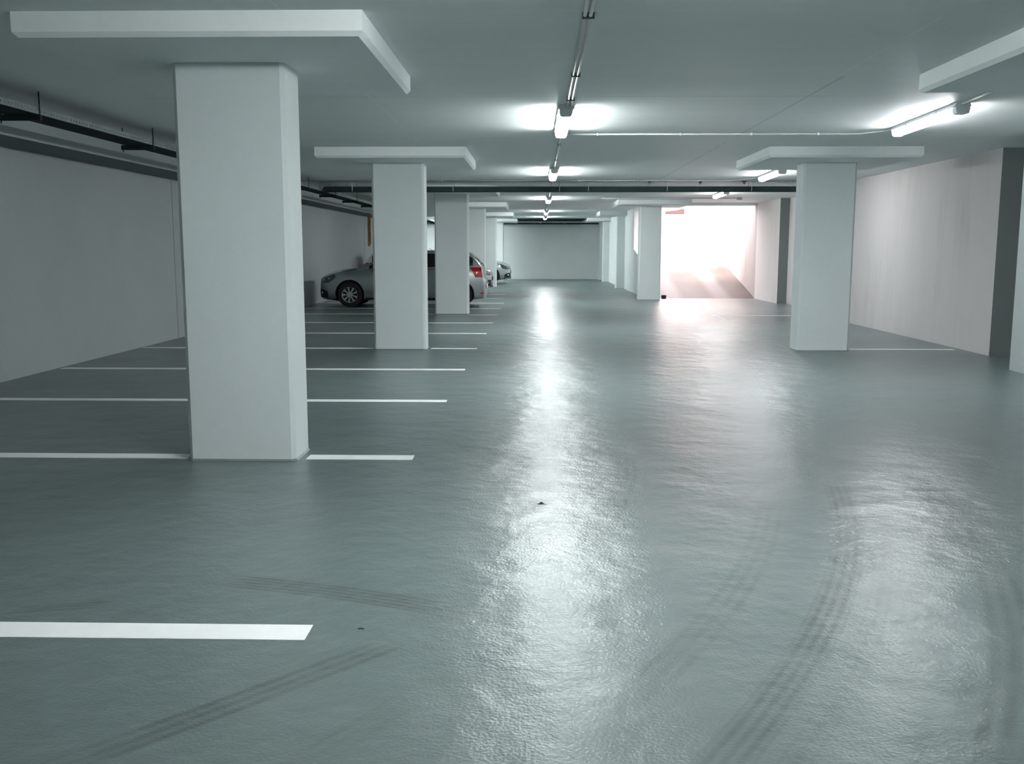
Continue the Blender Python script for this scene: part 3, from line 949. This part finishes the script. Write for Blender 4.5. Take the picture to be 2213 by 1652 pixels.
SHELL = body_mesh()
def make_car(paint, loc, rz, label, plate_front=False):
    t = thing('car', loc, label, 'car', None, rz)
    me = SHELL.copy()
    me.materials.clear(); me.materials.append(paint)
    body = bpy.data.objects.new('body', me); COL.objects.link(body); body.parent = t
    # roof and pillars
    bm = bmesh.new()
    loft(bm, [(x, cab_section(x)) for x in [1.02, 1.1, 1.2, 1.3, 1.45, 1.6, 1.78, 1.95, 2.15, 2.35, 2.6, 2.9, 3.15, 3.35, 3.5, 3.62, 3.74, 3.85, 3.95, 4.05, 4.12, 4.19, 4.22, 4.25]])
    rf = link('roof', bm, paint, t, True)
    # glass
    for s in (-1, 1):
        for x0, x1 in ((1.34, 2.28), (2.34, 3.22), (3.28, 4.02)):
            bm = bmesh.new()
            def side(u, v, s=s):
                zb, zt, wb = cab(u)
                lo, hi = zb + 0.065, max(zb + 0.070, zt - 0.085)
                z = lo + (hi - lo) * v
                return (u, s * (cab_side(u, z) + 0.005), z)
            patch(bm, side, lin(x0, x1, 12), lin(0, 1, 6))
            link('side_window', bm, M['glass'], t, True, recalc=False)
    def topsurf(x, y):
        sec = cab_section(x)[4:]
        ys = [q[0] for q in sec][::-1]; zs = [q[1] for q in sec][::-1]
        return float(np.interp(abs(y), ys, zs))
    for nm, x0, x1 in (('windscreen', 1.12, 1.88), ('rear_window', 3.93, 4.22)):
        bm = bmesh.new()
        def tp(u, v):
            w = cab_section(u)[4][0] * 0.93
            return (u, v * w, topsurf(u, v * w) + 0.006)
        patch(bm, tp, lin(x0, x1, 9), lin(-1, 1, 13))
        link(nm, bm, M['glass'], t, True, recalc=False)
    # lamps
    for s in (-1, 1):
        bm = bmesh.new()
        def hl(u, v, s=s):
            x = 0.045 + 0.42 * u
            zl = 0.612 + 0.035 * u; zh = 0.700 + 0.155 * u ** 0.75
            zh = min(zh, bp_(3, x) - 0.012); zl = zl + (0.11 * max(0, u - 0.62) / 0.38)
            z = zl + (zh - zl) * v
            return (x - 0.004, s * (body_halfwidth(x, z) + 0.006), z)
        patch(bm, hl, lin(0, 1, 14), lin(0, 1, 6))
        h = link('headlight', bm, M['lens'], t, True, recalc=False)
        for (x, z, r) in ((0.15, 0.70, 0.030), (0.29, 0.735, 0.034)):
            bm = bmesh.new()
            y = s * (body_halfwidth(x, z) + 0.004)
            bmesh.ops.create_uvsphere(bm, u_segments=12, v_segments=8, radius=r, matrix=Matrix.Translation((x, y, z)) @ Matrix.Diagonal((0.9, 0.35, 0.8, 1)))
            link('reflector', bm, M['reflector'], h, True)
        bm = bmesh.new()
        def tl(u, v, s=s):
            z = 0.775 + 0.255 * v
            xl = 4.08 - 0.13 * v; xh = 4.265 - 0.03 * v
            x = xl + (xh - xl) * u
            return (x + 0.004, s * (body_halfwidth(min(x, 4.235), min(z, bp_(3, min(x, 4.235)))) + 0.008), z)
        patch(bm, tl, lin(0, 1, 9), lin(0, 1, 7))
        link('tail_lamp', bm, M['redlens'], t, True, recalc=False)
        # lower intake with fog lamp
        bm = bmesh.new()
        def fg(u, v, s=s):
            x = 0.010 + 0.25 * u
            zl, zh = 0.250, 0.465 - 0.13 * max(0, u - 0.4) ** 1.2
            z = zl + (zh - zl) * v
            return (x - 0.006, s * (body_halfwidth(x, z) + 0.006), z)
        patch(bm, fg, lin(0, 1, 9), lin(0, 1, 5))
        f = link('lower_intake', bm, M['trim'], t, True, recalc=False)
        bm = bmesh.new()
        bmesh.ops.create_uvsphere(bm, u_segments=12, v_segments=8, radius=0.033, matrix=Matrix.Translation((0.10, s * (body_halfwidth(0.10, 0.37) + 0.006), 0.37)) @ Matrix.Diagonal((0.9, 0.4, 0.9, 1)))
        link('fog_lamp', bm, M['reflector'], f, True)
        # rear reflector in the bumper
        bm = bmesh.new()
        patch(bm, lambda u, v: (4.21 + 0.10 * u, s * (body_halfwidth(4.21 + 0.10 * u, 0.36) + 0.006), 0.345 + 0.028 * v + 0.012 * u), lin(0, 1, 6), [0, 1])
        link('bumper_reflector', bm, M['redlens'], t, True, recalc=False)
        # sill
        bm = bmesh.new()
        patch(bm, lambda u, v: (u, s * (body_halfwidth(u, 0.2 + 0.05 * v) + 0.005), 0.195 + 0.05 * v), lin(1.24, 3.28, 12), [0, 1])
        link('sill', bm, M['trim'], t, True, recalc=False)
        # mirror
        bm = bmesh.new()
        bmesh.ops.create_uvsphere(bm, u_segments=14, v_segments=10, radius=0.1, matrix=Matrix.Translation((1.52, s * 0.92, 1.03)) @ Matrix.Diagonal((0.7, 1.0, 0.72, 1)))
        mi = link('wing_mirror', bm, paint, t, True)
        # door handles
        for xx in (2.12, 3.05):
            bm = bmesh.new()
            box(bm, xx, xx + 0.18, s * 0.853 - 0.012, s * 0.853 + 0.012, 0.80, 0.825)
            link('door_handle', bm, paint, t)
    # front grille and plate, splitter, rear plate, wiper, antenna
    bm = bmesh.new()
    patch(bm, lambda u, v: (0.03 * (abs(u) ** 2) * 1.6 - 0.006 + 0.04 * v, u * 0.55, 0.60 + 0.07 * v), lin(-1, 1, 13), lin(0, 1, 3))
    link('grille', bm, M['trim'], t, True, recalc=False)
    bm = bmesh.new(); box(bm, -0.022, -0.008, -0.26, 0.26, 0.44, 0.55)
    link('number_plate', bm, M['trim' if plate_front else 'plate'], t)
    bm = bmesh.new()
    prof = []
    for k in range(15):
        a = -1 + 2 * k / 14
        prof.append((-0.02 + 0.30 * abs(a) ** 2.6, a * 0.78))
    a_ = [bm.verts.new((x, y, 0.205)) for x, y in prof]; c_ = [bm.verts.new((x, y, 0.24)) for x, y in prof]
    d_ = [bm.verts.new((0.55, y * 0.98, 0.15)) for x, y in prof]
    for k in range(14):
        bm.faces.new((a_[k], a_[k + 1], c_[k + 1], c_[k])); bm.faces.new((a_[k], a_[k + 1], d_[k + 1], d_[k]))
    link('front_splitter', bm, M['trim'], t)
    bm = bmesh.new(); box(bm, 4.349, 4.36, -0.26, 0.26, 0.47, 0.58); link('number_plate', bm, M['plate'], t)
    bm = bmesh.new(); tube(bm, [(4.265, 0.0, 1.06), (4.245, -0.25, 1.11), (4.235, -0.36, 1.13)], 0.014, 6); link('rear_wiper', bm, M['trim'], t)
    bm = bmesh.new(); tube(bm, [(1.06, 0.62, 1.04), (1.16, 0.2, 1.105), (1.2, -0.2, 1.13)], 0.014, 6); link('wiper', bm, M['trim'], t)
    bm = bmesh.new(); tube(bm, [(1.06, -0.62, 1.04), (1.06, -0.3, 1.075), (1.08, 0.1, 1.09)], 0.014, 6); link('wiper', bm, M['trim'], t)
    bm = bmesh.new(); tube(bm, [(3.45, 0, 1.435), (3.62, 0, 1.52)], 0.010, 6); link('aerial', bm, M['trim'], t)
    # wheels
    for x in (WF, WR):
        for s in (-1, 1):
            bm = bmesh.new()      # dark liner of the wheel arch
            lathe_y(bm, [(0.368, 0.0), (0.368, 0.19), (0.02, 0.19)], 32)
            if s > 0:
                bmesh.ops.scale(bm, vec=(1, -1, 1), verts=bm.verts)
            bm.verts.ensure_lookup_table()
            for v in bm.verts:
                if v.co.z < -0.14:
                    v.co.z = -0.14
            bmesh.ops.translate(bm, verts=bm.verts, vec=(x, s * 0.805, 0.335))
            link('arch_liner', bm, M['trim'], t, recalc=False)
            bm = bmesh.new()
            lathe_y(bm, [(0.205, -0.085), (0.250, -0.098), (0.300, -0.095), (0.318, -0.075), (0.322, 0.0), (0.318, 0.075), (0.300, 0.095), (0.250, 0.098), (0.205, 0.085)], 48, True)
            w = link('wheel', bm, M['rubber'], t, True)
            w.location = (x, s * 0.735, 0.322)
            w.rotation_euler = (0, 0.2 + x, 0)
            o = -s * 0  # outward side
            bm = bmesh.new()
            lathe_y(bm, [(0.212, s * 0.080), (0.205, s * 0.092), (0.196, s * 0.084), (0.190, s * 0.040), (0.02, s * 0.030)], 40)
            r = link('rim_barrel', bm, [M['alloy'], M['rimdark']], w, False, recalc=False)
            for p in r.data.polygons:
                if p.center.length < 0.19 and math.hypot(p.center.x, p.center.z) < 0.194:
                    p.material_index = 1
            bm = bmesh.new()
            for k in range(9):
                an = 2 * PI * k / 9
                q = [(0.035, 0.020), (0.100, 0.015), (0.198, 0.026), (0.198, -0.026), (0.100, -0.015), (0.035, -0.020)]
                fr = [bm.verts.new((px_ * math.cos(an) - py_ * math.sin(an), s * (0.074 + 0.01 * px_), px_ * math.sin(an) + py_ * math.cos(an))) for px_, py_ in q]
                bk = [bm.verts.new((v.co.x, v.co.y - s * 0.022, v.co.z)) for v in fr]
                bm.faces.new(fr); bm.faces.new(bk[::-1])
                for i in range(6):
                    bm.faces.new((fr[i], fr[(i + 1) % 6], bk[(i + 1) % 6], bk[i]))
            ring = lathe_y(bm, [(0.055, s * 0.050), (0.052, s * 0.080), (0.02, s * 0.084)], 20)
            bm.faces.new(ring[-1])
            link('spokes', bm, M['alloy'], w)
    return t

# local +x runs from nose to tail
make_car(M['silver'], (-5.62, 25.63, 0), 0.0, 'silver hatchback parked nose to the left wall, red tail lamp showing')
make_car(M['whitecar'], (-1.47, 33.22, 0), PI, 'pale silver car nose-out, almost hidden behind the fourth left column', True)
make_car(M['greycar'], (-1.07, 42.85, 0), PI, 'silver car parked nose-out before the back wall at far left', True)

# ------------------------------------------------------------------ daylight
w = bpy.data.worlds.new('sky'); SC.world = w
w.use_nodes = True
nt = w.node_tree
bg = nt.nodes['Background']
bg.inputs['Color'].default_value = (1.0, 0.865, 0.87, 1)
bg.inputs['Strength'].default_value = 5.0

sun = bpy.data.lights.new('sun', 'SUN'); sun.energy = 9.0; sun.angle = math.radians(24); sun.color = (1.0, 0.93, 0.86)
so = bpy.data.objects.new('sun', sun); COL.objects.link(so)
so.rotation_euler = Vector((0.35, 0.6, -0.72)).to_track_quat('-Z', 'Y').to_euler()

# ------------------------------------------------------------------ camera
cam = bpy.data.cameras.new('camera')
cam.sensor_width = 36.0
cam.sensor_fit = 'HORIZONTAL'
cam.lens = 2073.0 / 2213.0 * 36.0
cam.clip_end = 300
co = bpy.data.objects.new('camera', cam); COL.objects.link(co)
co.matrix_world = Matrix.Translation((0, 0, 1.5)) @ Matrix.Rotation(0.0236, 4, 'Z') @ Matrix.Rotation(PI / 2 - 0.1379, 4, 'X') @ Matrix.Rotation(0.0008, 4, 'Z')
SC.camera = co

# ------------------------------------------------------------------ view
vs = SC.view_settings
SC.display_settings.display_device = 'sRGB'
vs.view_transform = 'Standard'
vs.look = 'None'
vs.gamma = 1.0
vs.use_curve_mapping = False
vs.exposure = 0.7
cy = SC.cycles
cy.use_denoising = True
cy.adaptive_threshold = 0.015
cy.max_bounces = 10
cy.diffuse_bounces = 6
cy.glossy_bounces = 4
cy.sample_clamp_indirect = 6.0
cy.caustics_reflective = True
cy.blur_glossy = 0.5
cy.caustics_refractive = False
